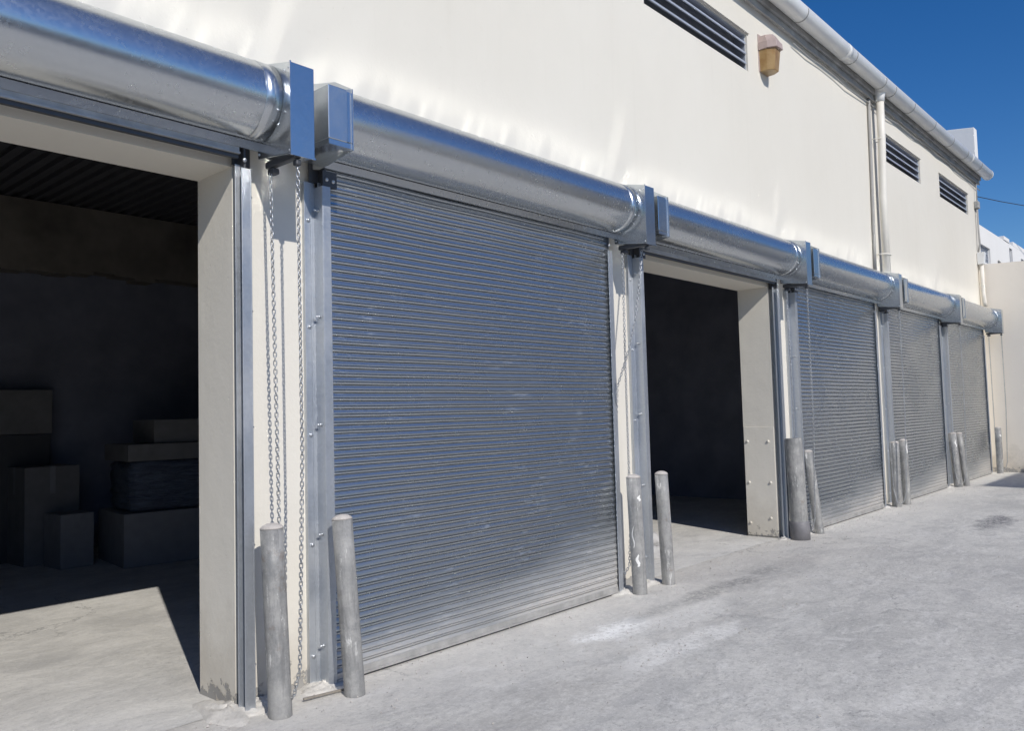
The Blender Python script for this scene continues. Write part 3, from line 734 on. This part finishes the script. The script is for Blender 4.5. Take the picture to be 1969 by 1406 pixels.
# ------------------------------------------------------------------ cross wall, far white house, wire, opposite buildings
def neighbours():
    mb = MB(); mb.prism_x([(-11.0, -.05), (-11.0, 4.2), (-.001, 4.67), (-.001, -.05)], XEND, XEND + .22)
    o = mb.build('boundary_wall', 'neigh'); tag(o, 'plain beige wall standing across the far end of the yard', 'wall')
    o['label'] = 'plain beige rendered wall closing the far end of the yard'
    h = thing('white_house', 'white flat roofed building with small windows behind the beige wall', 'building', (18.4, .1, 0))
    w = MB(); zs = [0, 4.7, 4.88, 5.28, 5.33, 5.62, 5.74]; 
    wins = [(.12, 1.12, 4.88, 5.28), (3.42, 3.80, 4.88, 5.62), (4.95, 5.45, 4.88, 5.52)]
    xs = [-.1, 3.0, 12]; zs = [0, 4.88, 5.28, 5.52, 5.62, 5.73]
    for a, b, c, d in wins: xs += [a, b]
    def solid(x, z): return not any(a < x < b and c < z < d for a, b, c, d in wins)
    grid_wall(w, xs, zs, solid, 0, .3)
    w.box(-.1, 12, .3, 6, 0, 5.55)
    w.build('wall', 'white', h)
    p = MB(); p.box(2.75, 3.4, -.02, .28, 5.735, 5.84); p.box(4.0, 6.8, .0, .28, 5.735, 5.86); p.build('parapet', 'white', h, .01)
    for i, (a, b, c, d) in enumerate(wins):
        f = MB(); t = .03
        f.box(a, a + t, .05, .11, c, d); f.box(b - t, b, .05, .11, c, d); f.box(a + t, b - t, .05, .11, d - t, d); f.box(a + t, b - t, .05, .11, c, c + t)
        if i == 0:
            for k in range(1, 5): f.box(a + t + k * .19, a + t + k * .19 + .02, .05, .11, c + t, d - t)
            for k in range(1, 3): f.box(a + t, b - t, .055, .105, c + k * .13, c + k * .13 + .02)
        fr = f.build('window', 'slat_edge', h)
        g = MB(); g.box(a + t, b - t, .115, .13, c + t, d - t); g.build('pane', 'frost' if i == 0 else 'glass', fr)
    s = MB(); s.tube([(1.9, -.02, 5.08), (3.1, -.02, 4.93)], .02, 6); s.build('ledge', 'cable', h)
    wre = MB(); wre.tube([(18.05, .3, 6.42), (20, -.1, 6.50), (24, -1.2, 6.62), (32, -3.4, 7.1)], .009, 6)
    o = wre.build('overhead_wire', 'black_cable'); tag(o, 'thin dark overhead wire crossing the sky beyond the far corner', 'wire')
    # across the yard (seen only as reflection and shadow)
    b = thing('storage_building', 'tall grey store across the yard that shades the far corner', 'building', (11.4, -8.25, 0))
    m = MB(); m.box(0, 16, -9, 0, -.05, 6.1); m.build('wall', 'opp', b)
    m = MB(); m.prism_x([(.15, 6.1), (-4.5, 9.6), (-9.15, 6.1)], .0, 16.1); m.build('roof', 'roof', b)
    b = thing('low_store', 'low grey store on the opposite side of the yard', 'building', (-26, -17, 0))
    m = MB(); m.box(0, 34, -6, 0, -.05, 4.4); m.build('wall', 'opp', b)
    m = MB(); m.box(-.2, 34.2, -6.2, .2, 4.401, 4.6); m.build('roof', 'roof', b)
neighbours()

# ------------------------------------------------------------------ goods inside the open bay
def goods():
    def rb(name, mat, label, cat, cx, cy, hx, hy, z0, z1, rot, bev=.006, group=None):
        mb = MB(); mb.obox((0, 0, (z1 - z0) / 2), hx, hy, (z1 - z0) / 2); o = mb.build(name, mat, None, bev)
        if name == 'carton':
            h_ = z1 - z0; tp = MB(); tp.box(-hx - .0015, hx + .0015, -.03, .03, h_ + .0005, h_ + .002); tp.box(-.03, .03, -hy - .002, -hy - .0005, h_ * .72, h_); tp.box(-hx - .002, -hx - .0005, -.03, .03, h_ * .72, h_); tp.build('tape', 'crate', o)
        o.location = (cx, cy, z0 + .004); o.rotation_euler = (0, 0, rot); return tag(o, label, cat, group)
    rot = -.12
    rb('crate', 'crate', 'grey board crate at the bottom of the stack deep in the open bay', 'crate', 1.62, 5.42, .66, .50, 0, .59, rot)
    w = MB(); n = 14
    rnd = random.Random(3); pts = []
    nu, nv = 44, 12; vs = []
    for j in range(nv):
        for i in range(nu):
            t_ = 2 * PI * i / nu; cx, cy = math.cos(t_), math.sin(t_)
            q = max(abs(cx), abs(cy)) ** .8; z = .56 * j / (nv - 1)
            pinch = 1 - .05 * (j in (0, nv - 1)) + .018 * math.sin(7 * t_ + 2.2 * j) + .014 * math.sin(13 * t_ - 3 * j) + rnd.uniform(-.008, .008)
            vs.append((.60 * cx / q * pinch, .45 * cy / q * pinch, z + .012 * math.sin(5 * t_) * (j == nv - 1)))
    w.add(vs, [(j * nu + i, j * nu + (i + 1) % nu, (j + 1) * nu + (i + 1) % nu, (j + 1) * nu + i) for j in range(nv - 1) for i in range(nu)] + [tuple(range(nu))[::-1], tuple((nv - 1) * nu + i for i in range(nu))], True)
    o = w.build('wrapped_bundle', 'wrap'); o.location = (1.64, 5.44, .60); o.rotation_euler = (0, 0, rot)
    tag(o, 'bundle in blue plastic wrap lying on the grey crate', 'bundle')
    rb('board_stack', 'carton', 'flat stack of boards on top of the blue wrapped bundle', 'boards', 1.66, 5.45, .63, .46, 1.165, 1.355, rot)
    rb('carton', 'carton', 'plain brown carton on top of the stack of boards', 'carton', 1.86, 5.45, .52, .40, 1.36, 1.63, rot)
    rb('carton', 'carton', 'tall carton left of the blue wrapped bundle', 'carton', .55, 6.42, .30, .30, 0, 1.12, .05)
    rb('carton', 'crate', 'low carton in front of the tall one in the open bay', 'carton', .62, 5.78, .18, .22, 0, .60, .05)
    rb('crate', 'dark', 'tall dark crate carrying the timber pack at the back of the open bay', 'crate', .1, 6.72, .60, .12, 0, 1.495, 0)
    rb('timber_pack', 'carton', 'pack of timber with end holes at the back of the open bay', 'timber', .1, 6.65, .62, .05, 1.50, 2.03, 0)
goods()

# ------------------------------------------------------------------ small things on the ground
def debris():
    o = MB().obox((0, 0, .012), .15, .008, .006).build('wood_strip', 'wood', None, .003); o.location = (-.155, -.235, .004); o.rotation_euler = (0, .03, -.12)
    tag(o, 'thin weathered strip of wood at the foot of the guide', 'wood strip')
    # mortar mounds at guide feet
    rnd = random.Random(5)
    mb = MB()
    def mound(cx, cy, rx, ry, h, sd):
        r2 = random.Random(sd); n = 26; m = 9; vs = []
        for i in range(m + 1):
            for k in range(n):
                a = 2 * PI * k / n; rr = i / m
                jit = 1 + .16 * math.sin(3 * a + sd) + .10 * math.sin(5 * a + 2 * sd)
                z = h * (1 - rr ** 2) * (1 + .25 * math.sin(4 * a + 9 * rr + sd)) + r2.uniform(-.007, .007) * (rr < .95) - (.01 if i == m else 0)
                vs.append((cx + rx * rr * jit * math.cos(a), cy + ry * rr * jit * math.sin(a), z))
        mb.add(vs, [(i * n + k, i * n + (k + 1) % n, (i + 1) * n + (k + 1) % n, (i + 1) * n + k) for i in range(m) for k in range(n)], True)
    for i, o_ in enumerate(O):
        mound(o_ - .08, -.08,   .17, .11, .030, i * 1.7 + .3); mound(o_ + CW + .07, -.07, .15, .11, .030, i * 2.3 + 1)
    mound(-.47, -.03, .16, .10, .03, 4.4); mound(O[0] + JR - .05, .0, .16, .26, .035, 2.2); mound(3.1, -.1, .2, .12, .03, 5.5)
    g = mb.build('mortar_rubble', 'ground'); tag(g, None, None, None, 'stuff')
    # loose grit
    st = MB()
    ico = [(0, 0, 1), (.9, 0, .1), (-.3, .85, .15), (-.5, -.75, .1), (.2, .3, -.6)]
    fs = [(0, 1, 2), (0, 2, 3), (0, 3, 1), (1, 4, 2), (2, 4, 3), (3, 4, 1)]
    for i in range(2600):
        if i % 3: x, y = rnd.uniform(-1.5, 15), -abs(rnd.gauss(0, .35)) - .05
        elif i % 2: x, y = rnd.gauss(2.2, .8), rnd.gauss(-1.15, .28)
        else: x, y = rnd.uniform(-2.0, 12), rnd.uniform(-4.0, .3)
        s = min(.014, .0022 + abs(rnd.gauss(0, .0032))); a = rnd.uniform(0, 6.28); ca, sa = math.cos(a) * s, math.sin(a) * s
        st.add([(x + p[0] * ca - p[1] * sa, y + p[0] * sa + p[1] * ca, .004 + (p[2] + .3) * s * rnd.uniform(.5, .9)) for p in ico], fs)
    g = st.build('grit', 'bcap'); tag(g, None, None, None, 'stuff')
    # crumpled sacking lying behind the bollards in the third bay
    n = 22; vs = []; r2 = random.Random(12)
    for i in range(n):
        for j in range(n):
            u, v = i / (n - 1) - .5, j / (n - 1) - .5
            e = max(0, 1 - (2 * abs(u)) ** 3) * max(0, 1 - (2 * abs(v)) ** 3)
            z = e * (.16 + .07 * math.sin(9 * u + 5 * v) + .05 * math.sin(14 * v - 6 * u + 1) + .03 * math.sin(23 * u + 17 * v)) + r2.uniform(-.008, .008) * e
            vs.append((u * .85, v * .65, z * .9 + .006))
    s = MB().add(vs, [(i * n + j, (i + 1) * n + j, (i + 1) * n + j + 1, i * n + j + 1) for i in range(n - 1) for j in range(n - 1)], True)
    o = s.build('sack', 'sack'); o.location = (4.82, .88, 0); o.rotation_euler = (0, 0, .5)
    sd = o.modifiers.new('t', 'SOLIDIFY'); sd.thickness = .006
    tag(o, 'crumpled dusty sack lying on the floor behind the pair of bollards', 'sack')
debris()
